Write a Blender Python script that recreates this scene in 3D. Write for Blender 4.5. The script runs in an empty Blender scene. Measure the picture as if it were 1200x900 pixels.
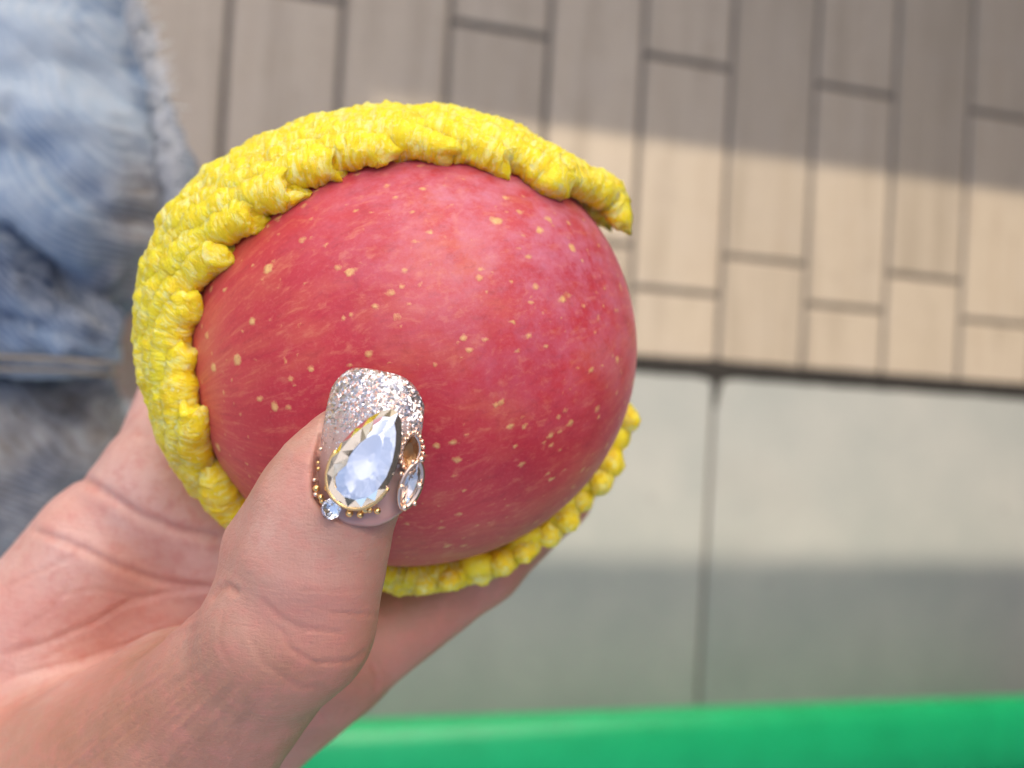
import bpy, bmesh, math, random
import numpy as np
from mathutils import Matrix, Vector, noise

random.seed(7)
rng = np.random.default_rng(7)
SC = bpy.context.scene
COL = SC.collection

# ------------------------------------------------------------------ camera, sky, sun, exposure
H = 1.30                                    # camera height over the pavement (m)
RC = np.array([[0.95245173, -0.06102953, -0.29851482],
               [0.05667709, 0.99812241, -0.02322412],
               [0.29937169, 0.0052009, 0.95412239]])
CP = np.array([0.0, 0.0, H])
cam = bpy.data.cameras.new('camera')
cam.sensor_width = 36.0
cam.lens = 36.0
cam.clip_start = 0.01
cam.clip_end = 200.0
cam.dof.use_dof = True
cam.dof.focus_distance = 0.153
cam.dof.aperture_fstop = 13.5
camo = bpy.data.objects.new('camera', cam)
M4 = Matrix.Identity(4)
for i in range(3):
    for j in range(3):
        M4[i][j] = RC[i, j]
    M4[i][3] = CP[i]
camo.matrix_world = M4
COL.objects.link(camo)
SC.camera = camo

SUN_EL = math.radians(50)
world = bpy.data.worlds.new('World')
SC.world = world
world.use_nodes = True
wn = world.node_tree.nodes
sky = wn.new('ShaderNodeTexSky')
sky.sky_type = 'NISHITA'
sky.sun_disc = False
sky.sun_elevation = SUN_EL
sky.sun_rotation = 0.0
sky.air_density = 0.75
sky.dust_density = 5.0
sky.ozone_density = 0.2
wn['Background'].inputs['Strength'].default_value = 0.15
world.node_tree.links.new(sky.outputs[0], wn['Background'].inputs['Color'])

sun = bpy.data.lights.new('sun', 'SUN')
sun.energy = 2.0
sun.angle = math.radians(0.5)
sun.color = (1.0, 0.86, 0.66)
suno = bpy.data.objects.new('sun', sun)
suno.rotation_euler = (-(math.pi / 2 - SUN_EL), 0, 0)      # light comes from +Y, high
suno.location = (0, 3, 5)
COL.objects.link(suno)

SC.view_settings.view_transform = 'Standard'
SC.view_settings.look = 'None'
SC.view_settings.exposure = 1.15
SC.view_settings.gamma = 1.0
SC.cycles.use_denoising = True
SC.cycles.max_bounces = 10
SC.cycles.transmission_bounces = 10
SC.cycles.caustics_reflective = False
SC.cycles.sample_clamp_indirect = 6.0


# ------------------------------------------------------------------ helpers
def P(px, py, z):
    """A point in the hand's own frame (cm; x right, y up, z towards the viewer)."""
    return np.array([(px - 600) / 1200 * z, (450 - py) / 1200 * z, -z])


def toW(v):
    v = np.asarray(v, dtype=float)
    return CP + (v @ RC.T) * 0.01


def tag(o, label=None, cat=None, group=None, kind=None):
    if label: o['label'] = label
    if cat: o['category'] = cat
    if group: o['group'] = group
    if kind: o['kind'] = kind
    return o


def link(name, mesh, parent=None, loc=None):
    o = bpy.data.objects.new(name, mesh)
    COL.objects.link(o)
    if parent is not None:
        o.parent = parent
    if loc is not None:
        o.location = loc
    return o


def mesh_from(name, verts, faces, mats, smooth=True):
    me = bpy.data.meshes.new(name)
    verts = np.asarray(verts, dtype=np.float64)
    if isinstance(faces, np.ndarray):
        n, k = faces.shape
        me.vertices.add(len(verts))
        me.vertices.foreach_set('co', verts.astype(np.float32).ravel())
        me.loops.add(n * k)
        me.loops.foreach_set('vertex_index', faces.astype(np.int32).ravel())
        me.polygons.add(n)
        me.polygons.foreach_set('loop_start', np.arange(0, n * k, k, dtype=np.int32))
        me.update(calc_edges=True)
        me.validate()
    else:
        me.from_pydata([tuple(v) for v in verts], [], [tuple(f) for f in faces])
        me.update()
    for m in (mats if isinstance(mats, (list, tuple)) else [mats]):
        me.materials.append(m)
    if smooth:
        me.polygons.foreach_set('use_smooth', np.ones(len(me.polygons), dtype=bool))
    return me


def cm_obj(name, verts, faces, mats, base, parent=None, parent_base=None, smooth=True):
    """Mesh given in the hand's frame (cm) -> object in metres whose origin is `base` (cm)."""
    bw = toW(base)
    me = mesh_from(name, toW(verts) - bw, faces, mats, smooth)
    loc = bw - (toW(parent_base) if parent_base is not None else 0)
    return link(name, me, parent, tuple(loc))


class Mat:
    def __init__(self, name):
        self.m = bpy.data.materials.new(name)
        self.m.use_nodes = True
        self.t = self.m.node_tree
        self.n = self.t.nodes
        self.b = self.n['Principled BSDF']
        self.out = self.n['Material Output']

    def add(self, typ, **kw):
        nd = self.n.new(typ)
        for k, v in kw.items():
            if hasattr(nd, k):
                setattr(nd, k, v)
            else:
                nd.inputs[k.replace('_', ' ')].default_value = v
        return nd

    def l(self, a, b):
        self.t.links.new(a, b)

    def set(self, **kw):
        for k, v in kw.items():
            k = k.replace('_', ' ')
            if k == 'Base Color' or k.endswith('Tint'):
                v = tuple(v) + (1,) if len(v) == 3 else v
            self.b.inputs[k].default_value = v

    def coord(self, scale=(1, 1, 1), rot=(0, 0, 0), out='Object', loc=(0, 0, 0)):
        tc = self.add('ShaderNodeTexCoord')
        mp = self.add('ShaderNodeMapping')
        mp.inputs['Scale'].default_value = scale
        mp.inputs['Rotation'].default_value = rot
        mp.inputs['Location'].default_value = loc
        self.l(tc.outputs[out], mp.inputs['Vector'])
        return mp.outputs[0]

    def noise(self, vec, scale, detail=3, rough=0.55, dist=0.0):
        nd = self.add('ShaderNodeTexNoise')
        nd.inputs['Scale'].default_value = scale
        nd.inputs['Detail'].default_value = detail
        nd.inputs['Roughness'].default_value = rough
        nd.inputs['Distortion'].default_value = dist
        self.l(vec, nd.inputs['Vector'])
        return nd

    def vor(self, vec, scale, feature='F1', rnd=1.0):
        nd = self.add('ShaderNodeTexVoronoi', feature=feature)
        nd.inputs['Scale'].default_value = scale
        nd.inputs['Randomness'].default_value = rnd
        self.l(vec, nd.inputs['Vector'])
        return nd

    def ramp(self, fac, stops, interp='LINEAR'):
        nd = self.add('ShaderNodeValToRGB')
        cr = nd.color_ramp
        cr.interpolation = interp
        while len(cr.elements) < len(stops):
            cr.elements.new(0.5)
        for e, (p, c) in zip(cr.elements, stops):
            e.position = p
            e.color = (c, c, c, 1) if isinstance(c, (int, float)) else tuple(c) + (1,)
        self.l(fac, nd.inputs['Fac'])
        return nd.outputs['Color']

    def mix(self, fac, a, b, mode='MIX'):
        nd = self.add('ShaderNodeMix', data_type='RGBA', blend_type=mode)
        for sock, v in ((nd.inputs[0], fac), (nd.inputs[6], a), (nd.inputs[7], b)):
            if isinstance(v, bpy.types.NodeSocket):
                self.l(v, sock)
            elif isinstance(v, (int, float)):
                sock.default_value = v if sock.type == 'VALUE' else (v, v, v, 1)
            else:
                sock.default_value = tuple(v) + (1,)
        return nd.outputs[2]

    def math(self, op, a, b=None, clamp=False, c=0.0):
        nd = self.add('ShaderNodeMath', operation=op, use_clamp=clamp)
        for i, v in enumerate((a, b)):
            if v is None: continue
            if isinstance(v, bpy.types.NodeSocket):
                self.l(v, nd.inputs[i])
            else:
                nd.inputs[i].default_value = v
        if op == 'MULTIPLY_ADD': nd.inputs[2].default_value = c
        return nd.outputs[0]

    def attr(self, name, out='Fac'):
        nd = self.add('ShaderNodeAttribute')
        nd.attribute_name = name
        return nd.outputs[out]

    def bump(self, h, strength, dist, prev=None):
        nd = self.add('ShaderNodeBump')
        nd.inputs['Strength'].default_value = strength
        nd.inputs['Distance'].default_value = dist
        self.l(h, nd.inputs['Height'])
        if prev is not None:
            self.l(prev, nd.inputs['Normal'])
        return nd.outputs[0]

    def base(self, c):
        self.l(c, self.b.inputs['Base Color'])

    def normal(self, n):
        self.l(n, self.b.inputs['Normal'])


def smooth01(x, a, b):
    t = np.clip((x - a) / (b - a), 0, 1)
    return t * t * (3 - 2 * t)


def smin(a, b, k):
    h = np.clip(0.5 + 0.5 * (b - a) / k, 0, 1)
    return b + (a - b) * h - k * h * (1 - h)


def smax(a, b, k):
    return -smin(-a, -b, k)


def rcone(p, a, b, ra, rb, flat=1.0):
    """Tapered capsule; flat < 1 squashes it along z."""
    s = np.array([1, 1, 1 / flat])
    p = p * s
    a = np.asarray(a) * s
    b = np.asarray(b) * s
    ba = b - a
    h = np.clip(((p - a) @ ba) / (ba @ ba), 0, 1)
    d = np.linalg.norm(p - a - h[:, None] * ba, axis=1) - (ra + (rb - ra) * h)
    return d * (flat if flat < 1 else 1)


def surface_nets(f, lo, hi, step, chunk=600000):
    lo = np.array(lo, float); hi = np.array(hi, float)
    n = np.ceil((hi - lo) / step).astype(int) + 1
    ax = [lo[i] + step * np.arange(n[i]) for i in range(3)]
    V = np.empty(n, np.float32)
    per = max(1, chunk // (n[1] * n[2]))
    yz = np.stack(np.meshgrid(ax[1], ax[2], indexing='ij'), -1).reshape(-1, 2)
    for i in range(0, n[0], per):
        xs = ax[0][i:i + per]
        pts = np.empty((len(xs) * len(yz), 3))
        pts[:, 0] = np.repeat(xs, len(yz))
        pts[:, 1:] = np.tile(yz, (len(xs), 1))
        V[i:i + per] = f(pts).reshape(len(xs), n[1], n[2])
    S = V < 0
    nc = n - 1
    cnt = np.zeros(nc, np.int8)
    offs = [(a, b, c) for a in (0, 1) for b in (0, 1) for c in (0, 1)]
    sl = lambda o: tuple(slice(o[i], o[i] + nc[i]) for i in range(3))
    for o in offs:
        cnt += S[sl(o)]
    act = (cnt > 0) & (cnt < 8)
    idx = -np.ones(nc, np.int64)
    cells = np.argwhere(act)
    idx[act] = np.arange(len(cells))
    acc = np.zeros((len(cells), 3)); num = np.zeros(len(cells))
    for a in range(8):
        for b in range(a + 1, 8):
            oa, ob = np.array(offs[a]), np.array(offs[b])
            if np.abs(oa - ob).sum() != 1: continue
            va = V[tuple((cells + oa).T)]; vb = V[tuple((cells + ob).T)]
            m = (va < 0) != (vb < 0)
            t = np.where(m, va / np.where(m, va - vb, 1), 0)
            pt = oa + (ob - oa) * t[:, None]
            acc[m] += pt[m]; num[m] += 1
    verts = lo + step * (cells + acc / num[:, None])
    faces = []
    for ax_ in range(3):
        d = np.zeros(3, int); d[ax_] = 1
        u, v = [(1, 2), (2, 0), (0, 1)][ax_]
        A = S[:-1, :, :] if ax_ == 0 else S[:, :-1, :] if ax_ == 1 else S[:, :, :-1]
        B = S[1:, :, :] if ax_ == 0 else S[:, 1:, :] if ax_ == 1 else S[:, :, 1:]
        e = np.argwhere(A != B)
        ok = (e[:, u] > 0) & (e[:, v] > 0) & (e[:, u] < nc[u]) & (e[:, v] < nc[v])
        e = e[ok]
        ins = A[tuple(e.T)]
        q = []
        for du, dv in ((-1, -1), (0, -1), (0, 0), (-1, 0)):
            c = e.copy(); c[:, u] += du; c[:, v] += dv
            q.append(idx[tuple(c.T)])
        q = np.stack(q, 1)
        q[~ins] = q[~ins][:, ::-1]
        faces.append(q)
    return verts, np.concatenate(faces)


def grad(f, p, e):
    g = np.empty_like(p)
    for i in range(3):
        d = np.zeros(3); d[i] = e
        g[:, i] = f(p + d) - f(p - d)
    return g / (np.linalg.norm(g, axis=1)[:, None] + 1e-9)


def project(f, p, e, n=2):
    for _ in range(n):
        p = p - grad(f, p, e) * f(p)[:, None]
    return p


def subdivide(verts, faces):
    """One Catmull-Clark level, as arrays."""
    me = mesh_from('tmp', verts, faces, [])
    o = bpy.data.objects.new('tmp', me)
    COL.objects.link(o)
    md = o.modifiers.new('s', 'SUBSURF'); md.levels = 1
    dg = bpy.context.evaluated_depsgraph_get()
    ev = o.evaluated_get(dg).to_mesh()
    v = np.empty(len(ev.vertices) * 3, np.float32); ev.vertices.foreach_get('co', v)
    lf = np.empty(len(ev.loops), np.int32); ev.loops.foreach_get('vertex_index', lf)
    o.evaluated_get(dg).to_mesh_clear()
    bpy.data.objects.remove(o); bpy.data.meshes.remove(me)
    return v.reshape(-1, 3).astype(float), lf.reshape(-1, 4)


def poly_dist(px, line):
    """Distance of px (N,2) to a polyline and the position along it (0..1)."""
    line = np.array(line, float)
    best = np.full(len(px), 1e9); along = np.zeros(len(px))
    L = np.linalg.norm(np.diff(line, axis=0), axis=1); tot = L.sum(); c = 0
    for a, b, l in zip(line[:-1], line[1:], L):
        t = np.clip(((px - a) @ (b - a)) / (l * l), 0, 1)
        d = np.linalg.norm(px - a - t[:, None] * (b - a), axis=1)
        m = d < best
        best[m] = d[m]; along[m] = (c + t[m] * l) / tot
        c += l
    return best, along


def vnoise(p, scale, seed=0.0):
    return np.array([noise.noise(Vector((x * scale + seed, y * scale - seed, z * scale + 2 * seed))) for x, y, z in p])


# ------------------------------------------------------------------ materials
def mat_plain(name, col, rough=0.5, metallic=0.0, **kw):
    m = Mat(name)
    m.set(Base_Color=col, Roughness=rough, Metallic=metallic, **kw)
    return m


def make_plank_mat():
    m = Mat('plank_tile')
    oi = m.add('ShaderNodeObjectInfo')
    cv = m.add('ShaderNodeCombineXYZ')
    m.l(m.math('MULTIPLY', oi.outputs['Random'], 37.0), cv.inputs[0])
    m.l(m.math('MULTIPLY', oi.outputs['Random'], 91.0), cv.inputs[2])
    va = m.add('ShaderNodeVectorMath', operation='ADD')
    m.l(m.coord((1, 1, 1)), va.inputs[0]); m.l(cv.outputs[0], va.inputs[1])
    mp = m.add('ShaderNodeMapping'); mp.inputs['Scale'].default_value = (38, 2.2, 8)
    m.l(va.outputs[0], mp.inputs[0])
    g = m.noise(mp.outputs[0], 1.0, 5, 0.6, 0.4)
    s = m.noise(va.outputs[0], 14, 3, 0.6)
    c = m.ramp(g.outputs['Fac'], [(0.3, (0.27, 0.225, 0.172)), (0.52, (0.355, 0.30, 0.235)), (0.72, (0.305, 0.25, 0.19))])
    c = m.mix(m.ramp(s.outputs['Fac'], [(0.45, 0.0), (0.75, 0.35)]), c, (0.36, 0.31, 0.26))
    tone = m.add('ShaderNodeMapRange')
    m.l(oi.outputs['Random'], tone.inputs[0]); tone.inputs[3].default_value = 0.88; tone.inputs[4].default_value = 1.08
    c = m.mix(1.0, c, tone.outputs[0], 'MULTIPLY')
    gr = m.noise(va.outputs[0], 45, 4, 0.7)
    c = m.mix(m.ramp(gr.outputs['Fac'], [(0.55, 0.0), (0.78, 0.4)]), c, (0.20, 0.165, 0.13))
    m.base(c)
    m.set(Roughness=0.55)
    m.normal(m.bump(g.outputs['Fac'], 0.15, 0.002))
    return m.m


def make_tile_mat():
    m = Mat('kerb_tile')
    v = m.coord()
    a = m.noise(v, 5, 5, 0.6)
    b = m.noise(v, 160, 2, 0.5)
    c = m.ramp(a.outputs['Fac'], [(0.32, (0.255, 0.270, 0.260)), (0.68, (0.325, 0.325, 0.308))])
    c = m.mix(m.ramp(b.outputs['Fac'], [(0.5, 0.0), (0.75, 0.25)]), c, (0.22, 0.22, 0.21))
    d = m.vor(v, 9)
    c = m.mix(m.ramp(d.outputs['Distance'], [(0.03, 0.5), (0.07, 0.0)]), c, (0.20, 0.19, 0.18))
    st = m.noise(v, 1.7, 6, 0.7, 0.6)
    c = m.mix(m.ramp(st.outputs['Fac'], [(0.50, 0.0), (0.72, 0.35)]), c, (0.20, 0.195, 0.18))
    m.base(c); m.set(Roughness=0.6)
    m.normal(m.bump(b.outputs['Fac'], 0.15, 0.001))
    return m.m


def make_rough_mat(name, c0, c1, scale, rough=0.9):
    m = Mat(name)
    a = m.noise(m.coord(), scale, 5, 0.65)
    m.base(m.ramp(a.outputs['Fac'], [(0.35, c0), (0.65, c1)]))
    m.set(Roughness=rough)
    m.normal(m.bump(a.outputs['Fac'], 0.4, 0.003))
    return m.m


def make_apple_mat():
    # object space: metres, z is the core axis
    m = Mat('apple_skin')
    v = m.coord((100, 100, 100))                       # centimetres
    sep = m.add('ShaderNodeSeparateXYZ'); m.l(v, sep.inputs[0])
    ang = m.math('ARCTAN2', sep.outputs[1], sep.outputs[0])
    cs, sn = m.math('COSINE', ang), m.math('SINE', ang)
    cx = m.add('ShaderNodeCombineXYZ')                 # streaks run from pole to pole
    m.l(m.math('MULTIPLY', cs, 1.0), cx.inputs[0]); m.l(m.math('MULTIPLY', sn, 1.0), cx.inputs[1])
    m.l(m.math('MULTIPLY', sep.outputs[2], 0.13), cx.inputs[2])
    wob = m.noise(v, 0.5, 3)
    va = m.add('ShaderNodeVectorMath', operation='MULTIPLY_ADD')
    m.l(wob.outputs['Color'], va.inputs[0]); va.inputs[1].default_value = (0.16, 0.16, 0.16); m.l(cx.outputs[0], va.inputs[2])
    st1 = m.noise(va.outputs[0], 5.0, 4, 0.6)
    st2 = m.noise(va.outputs[0], 24.0, 4, 0.65)
    blot = m.noise(v, 0.42, 3, 0.5)
    fine = m.noise(v, 16, 3, 0.6)
    red = m.ramp(blot.outputs['Fac'], [(0.3, (0.43, 0.018, 0.034)), (0.55, (0.53, 0.038, 0.050)), (0.75, (0.58, 0.080, 0.062))])
    c = m.mix(m.ramp(st1.outputs['Fac'], [(0.50, 0.0), (0.74, 0.50)]), red, (0.60, 0.15, 0.07))
    c = m.mix(m.ramp(st2.outputs['Fac'], [(0.53, 0.0), (0.76, 0.50)]), c, (0.68, 0.25, 0.13))
    c = m.mix(m.ramp(st2.outputs['Fac'], [(0.25, 0.6), (0.46, 0.0)]), c, (0.33, 0.012, 0.026))
    c = m.mix(m.ramp(fine.outputs['Fac'], [(0.5, 0.0), (0.78, 0.15)]), c, (0.75, 0.26, 0.20))
    # waxy bloom: patchy pale dust on the shoulder
    bl = m.noise(v, 1.6, 6, 0.75)
    shoulder = m.add('ShaderNodeMapRange'); shoulder.inputs[1].default_value = 1.3; shoulder.inputs[2].default_value = 4.3
    nb = m.add('ShaderNodeVectorMath', operation='DOT_PRODUCT'); m.l(v, nb.inputs[0]); nb.inputs[1].default_value = BLOOM_DIR
    m.l(nb.outputs['Value'], shoulder.inputs[0])
    bm = m.math('MULTIPLY', shoulder.outputs[0], m.ramp(bl.outputs['Fac'], [(0.40, 0.05), (0.68, 0.75)]), True)
    c = m.mix(bm, c, (0.60, 0.25, 0.36))
    # lenticels: two sizes, irregular
    warp = m.noise(v, 6.0, 3, 0.6)
    wv = m.add('ShaderNodeVectorMath', operation='MULTIPLY_ADD')
    m.l(warp.outputs['Color'], wv.inputs[0]); wv.inputs[1].default_value = (0.13, 0.13, 0.13); m.l(v, wv.inputs[2])
    st_ = m.add('ShaderNodeMapping'); st_.inputs['Scale'].default_value = (1, 1, 0.72)      # drawn out along the core
    m.l(wv.outputs[0], st_.inputs[0])
    mask = None
    for sc_, rad, keep in ((1.5, 0.084, 0.05), (2.5, 0.066, 0.08), (4.2, 0.046, 0.15)):
        vo = m.vor(st_.outputs[0], sc_)
        rs = m.add('ShaderNodeSeparateColor'); m.l(vo.outputs['Color'], rs.inputs[0])
        rr = m.math('SUBTRACT', m.math('MULTIPLY', m.math('GREATER_THAN', rs.outputs[0], keep), m.math('MULTIPLY_ADD', rs.outputs[1], rad * 0.7, False, rad * 0.55 + 0.02)), 0.02)
        dd = m.math('SUBTRACT', rr, m.math('DIVIDE', vo.outputs['Distance'], sc_))
        k = m.math('MULTIPLY', m.math('ADD', dd, m.math('MULTIPLY', m.math('SUBTRACT', fine.outputs['Fac'], 0.5), 0.06)), 22.0, True)
        mask = k if mask is None else m.math('MAXIMUM', mask, k)
    sp = m.mix(m.ramp(fine.outputs['Fac'], [(0.35, 0.0), (0.65, 1.0)]), (0.78, 0.52, 0.19), (0.62, 0.34, 0.12))
    c = m.mix(m.math('MULTIPLY', mask, 0.85), c, sp)
    m.base(c)
    r = m.ramp(bl.outputs['Fac'], [(0.3, 0.36), (0.7, 0.52)])
    m.l(r, m.b.inputs['Roughness'])
    m.set(Specular_IOR_Level=0.45, Sheen_Weight=0.10, Sheen_Roughness=0.4, Subsurface_Weight=0.12, Subsurface_Scale=0.006,
          Subsurface_Radius=(1.0, 0.3, 0.15))
    n = m.bump(fine.outputs['Fac'], 0.06, 0.0006)
    m.normal(m.bump(mask, 0.25, 0.0003, n))
    return m.m


def make_net_mat():
    m = Mat('foam_net')
    v = m.coord((100, 100, 100))
    rope = m.attr('rope', 'Vector')
    mp = m.add('ShaderNodeMapping'); mp.inputs['Scale'].default_value = (11.0, 3.0, 3.0)   # crinkles lie across the strand
    m.l(rope, mp.inputs[0])
    cr = m.noise(mp.outputs[0], 1.0, 4, 0.6, 0.6)
    a = m.noise(v, 2.2, 4, 0.6)
    b = m.noise(v, 11.0, 4, 0.65)
    c = m.ramp(a.outputs['Fac'], [(0.3, (0.97, 0.64, 0.005)), (0.55, (0.985, 0.74, 0.010)), (0.75, (0.985, 0.80, 0.03))])
    # pale specks: thin foam bubbles plus white highlights put into the colour
    c = m.mix(m.ramp(cr.outputs['Fac'], [(0.50, 0.0), (0.68, 0.70)]), c, (0.99, 0.92, 0.42))
    c = m.mix(m.ramp(b.outputs['Fac'], [(0.56, 0.0), (0.70, 0.6)]), c, (0.99, 0.93, 0.50))
    m.base(c)
    m.l(m.ramp(cr.outputs['Fac'], [(0.4, 0.55), (0.64, 0.26)]), m.b.inputs['Roughness'])
    m.set(Specular_IOR_Level=0.5, Subsurface_Weight=0.7, Subsurface_Scale=0.003, Subsurface_Radius=(1.0, 0.85, 0.10))
    n = m.bump(cr.outputs['Fac'], 0.8, 0.0014)
    n = m.bump(b.outputs['Fac'], 0.55, 0.0008, n)
    m.normal(n)
    return m.m


def make_skin_mat():
    m = Mat('skin')
    v = m.coord((100, 100, 100))
    pal = m.attr('palm_lit_thumb')
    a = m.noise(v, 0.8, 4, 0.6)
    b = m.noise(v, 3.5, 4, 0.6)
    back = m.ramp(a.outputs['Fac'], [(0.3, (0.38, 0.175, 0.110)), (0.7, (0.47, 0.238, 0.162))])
    palm_lit_thumb = m.ramp(a.outputs['Fac'], [(0.3, (0.62, 0.345, 0.282)), (0.7, (0.72, 0.465, 0.397))])
    c = m.mix(pal, back, palm_lit_thumb)
    c = m.mix(m.ramp(b.outputs['Fac'], [(0.45, 0.0), (0.72, 0.55)]), c, (0.56, 0.21, 0.165))
    red = m.noise(v, 0.45, 2, 0.5)
    c = m.mix(m.ramp(red.outputs['Fac'], [(0.48, 0.0), (0.68, 0.45)]), c, (0.60, 0.235, 0.18))
    c = m.mix(m.math('MULTIPLY', m.attr('crease'), 0.16), c, (0.44, 0.16, 0.11))
    m.base(c)
    m.set(Roughness=0.44, Specular_IOR_Level=0.5, Subsurface_Weight=0.25, Subsurface_Scale=0.004, Subsurface_Radius=(1.0, 0.36, 0.2))
    # fine skin lines: two crossing stretched noises and pores
    n1 = m.noise(m.coord((100 * 3.2, 100 * 17, 100 * 9), (0, 0, 0.7)), 1.0, 4, 0.65, 0.6)
    n2 = m.noise(m.coord((100 * 17, 100 * 3.4, 100 * 9), (0, 0, 0.5)), 1.0, 4, 0.65, 0.6)
    cell = m.vor(v, 13, 'DISTANCE_TO_EDGE')
    n = m.bump(n1.outputs['Fac'], 0.34, 0.0006)
    n = m.bump(n2.outputs['Fac'], 0.24, 0.0005, n)
    n = m.bump(m.ramp(cell.outputs['Distance'], [(0.0, 0.0), (0.18, 1.0)]), 0.14, 0.0002, n)
    m.normal(n)
    return m.m


def make_nail_mat():
    m = Mat('gel_nail')
    v = m.coord((100, 100, 100))
    along = m.attr('along')
    base = m.ramp(along, [(0.0, (0.46, 0.235, 0.19)), (0.30, (0.48, 0.29, 0.24)), (0.75, (0.42, 0.30, 0.27))])
    fl = m.vor(v, 26)
    fs = m.add('ShaderNodeSeparateColor'); m.l(fl.outputs['Color'], fs.inputs[0])
    fl2 = m.vor(v, 44)
    fs2 = m.add('ShaderNodeSeparateColor'); m.l(fl2.outputs['Color'], fs2.inputs[0])
    cov = m.ramp(along, [(0.36, 0.0), (0.56, 0.16), (0.72, 0.50), (0.90, 0.80)])
    k1 = m.math('LESS_THAN', fs.outputs[0], m.math('MULTIPLY', cov, 0.85))
    k2 = m.math('LESS_THAN', fs2.outputs[0], m.math('MULTIPLY', cov, 0.95))
    k = m.math('MAXIMUM', k1, k2)
    tint = m.ramp(fs.outputs[1], [(0.0, (0.62, 0.57, 0.57)), (0.55, (0.90, 0.86, 0.85)), (0.82, (0.80, 0.46, 0.38)), (0.95, (0.95, 0.93, 0.9))], 'CONSTANT')
    m.base(m.mix(k, base, tint))
    m.l(m.math('MULTIPLY', k, 0.9), m.b.inputs['Metallic'])
    m.l(m.ramp(k, [(0, 0.22), (1, 0.28)]), m.b.inputs['Roughness'])
    # every flake lies at its own tilt
    ge = m.add('ShaderNodeNewGeometry')
    def tilt(col, amt, prev):
        s = m.add('ShaderNodeVectorMath', operation='SUBTRACT'); m.l(col, s.inputs[0]); s.inputs[1].default_value = (0.5, 0.5, 0.5)
        q = m.add('ShaderNodeVectorMath', operation='SCALE'); m.l(s.outputs[0], q.inputs[0])
        m.l(m.math('MULTIPLY', k, amt), q.inputs['Scale'])
        a = m.add('ShaderNodeVectorMath', operation='ADD'); m.l(prev, a.inputs[0]); m.l(q.outputs[0], a.inputs[1])
        return a.outputs[0]
    nn = tilt(fl.outputs['Color'], 1.1, ge.outputs['Normal'])
    nn = tilt(fl2.outputs['Color'], 0.7, nn)
    nz = m.add('ShaderNodeVectorMath', operation='NORMALIZE'); m.l(nn, nz.inputs[0])
    m.normal(nz.outputs[0])
    m.set(Coat_Weight=0.9, Coat_Roughness=0.06, Subsurface_Weight=0.1, Subsurface_Scale=0.002)
    return m.m


def make_denim_mat():
    m = Mat('denim')
    v = m.coord((100, 100, 100))
    fade = m.noise(v, 0.16, 5, 0.62, 0.5)
    mott = m.noise(v, 0.9, 5, 0.7)
    tw = m.add('ShaderNodeTexWave', wave_type='BANDS', bands_direction='DIAGONAL')
    tw.inputs['Scale'].default_value = 1.45; tw.inputs['Distortion'].default_value = 1.2
    tw.inputs['Detail'].default_value = 2
    m.l(v, tw.inputs[0])
    c = m.ramp(fade.outputs['Fac'], [(0.36, (0.045, 0.085, 0.17)), (0.47, (0.15, 0.225, 0.33)), (0.62, (0.33, 0.41, 0.49))])
    wear = m.attr('wear')
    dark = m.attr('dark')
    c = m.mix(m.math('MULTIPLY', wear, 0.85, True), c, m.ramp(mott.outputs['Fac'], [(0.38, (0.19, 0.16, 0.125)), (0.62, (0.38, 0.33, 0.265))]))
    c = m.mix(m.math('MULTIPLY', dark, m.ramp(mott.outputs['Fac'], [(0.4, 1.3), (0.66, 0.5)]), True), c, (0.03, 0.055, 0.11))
    c = m.mix(m.math('MULTIPLY', m.math('MULTIPLY', tw.outputs['Fac'], m.ramp(mott.outputs['Fac'], [(0.35, 0.3), (0.65, 1.0)])), 0.60), c, (0.46, 0.50, 0.53))
    c = m.mix(m.ramp(mott.outputs['Fac'], [(0.5, 0.0), (0.75, 0.25)]), c, (0.46, 0.48, 0.48))
    m.base(c)
    m.set(Roughness=0.9, Sheen_Weight=0.15)
    n = m.bump(tw.outputs['Fac'], 0.35, 0.0015)
    m.normal(m.bump(mott.outputs['Fac'], 0.4, 0.006, n))
    return m.m


def make_glossy_plastic():
    m = Mat('green_plastic')
    a = m.noise(m.coord(), 22, 3, 0.5)
    m.base(m.ramp(a.outputs['Fac'], [(0.3, (0.007, 0.36, 0.115)), (0.7, (0.010, 0.42, 0.138))]))
    m.set(Roughness=0.30, Specular_IOR_Level=0.5, Subsurface_Weight=0.1, Subsurface_Scale=0.01)
    m.normal(m.bump(a.outputs['Fac'], 0.12, 0.006))
    return m.m


MAT_PLANK = make_plank_mat()
MAT_TILE = make_tile_mat()
MAT_GROUT = make_rough_mat('grout', (0.085, 0.072, 0.060), (0.135, 0.115, 0.097), 60)
MAT_DIRT = make_rough_mat('dirt', (0.008, 0.007, 0.006), (0.024, 0.020, 0.017), 120)
MAT_GROUND = make_rough_mat('ground', (0.22, 0.20, 0.18), (0.32, 0.29, 0.26), 3)
MAT_SKY_BLOCKER = make_rough_mat('sky_blocker_brown', (0.13, 0.10, 0.08), (0.18, 0.14, 0.11), 12)
MAT_GREEN = make_glossy_plastic()
MAT_DENIM = make_denim_mat()
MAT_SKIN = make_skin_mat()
MAT_SHIN = make_rough_mat('shin_skin', (0.55, 0.25, 0.19), (0.66, 0.34, 0.27), 40, 0.5)
MAT_NET = make_net_mat()
MAT_NAIL = make_nail_mat()
MAT_FRINGE = mat_plain('cotton_fringe', (0.72, 0.74, 0.75), 0.9).m
MAT_STITCH = mat_plain('tan_stitching', (0.26, 0.215, 0.155), 0.8).m
MAT_SUN_BLOCKER = mat_plain('sun_blocker_canvas', (0.30, 0.42, 0.36), 0.8).m
MAT_GOLD = mat_plain('gold', (0.86, 0.56, 0.24), 0.2, 1.0).m
MAT_ROSE = mat_plain('rose_gold', (0.90, 0.66, 0.50), 0.18, 1.0).m
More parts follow.
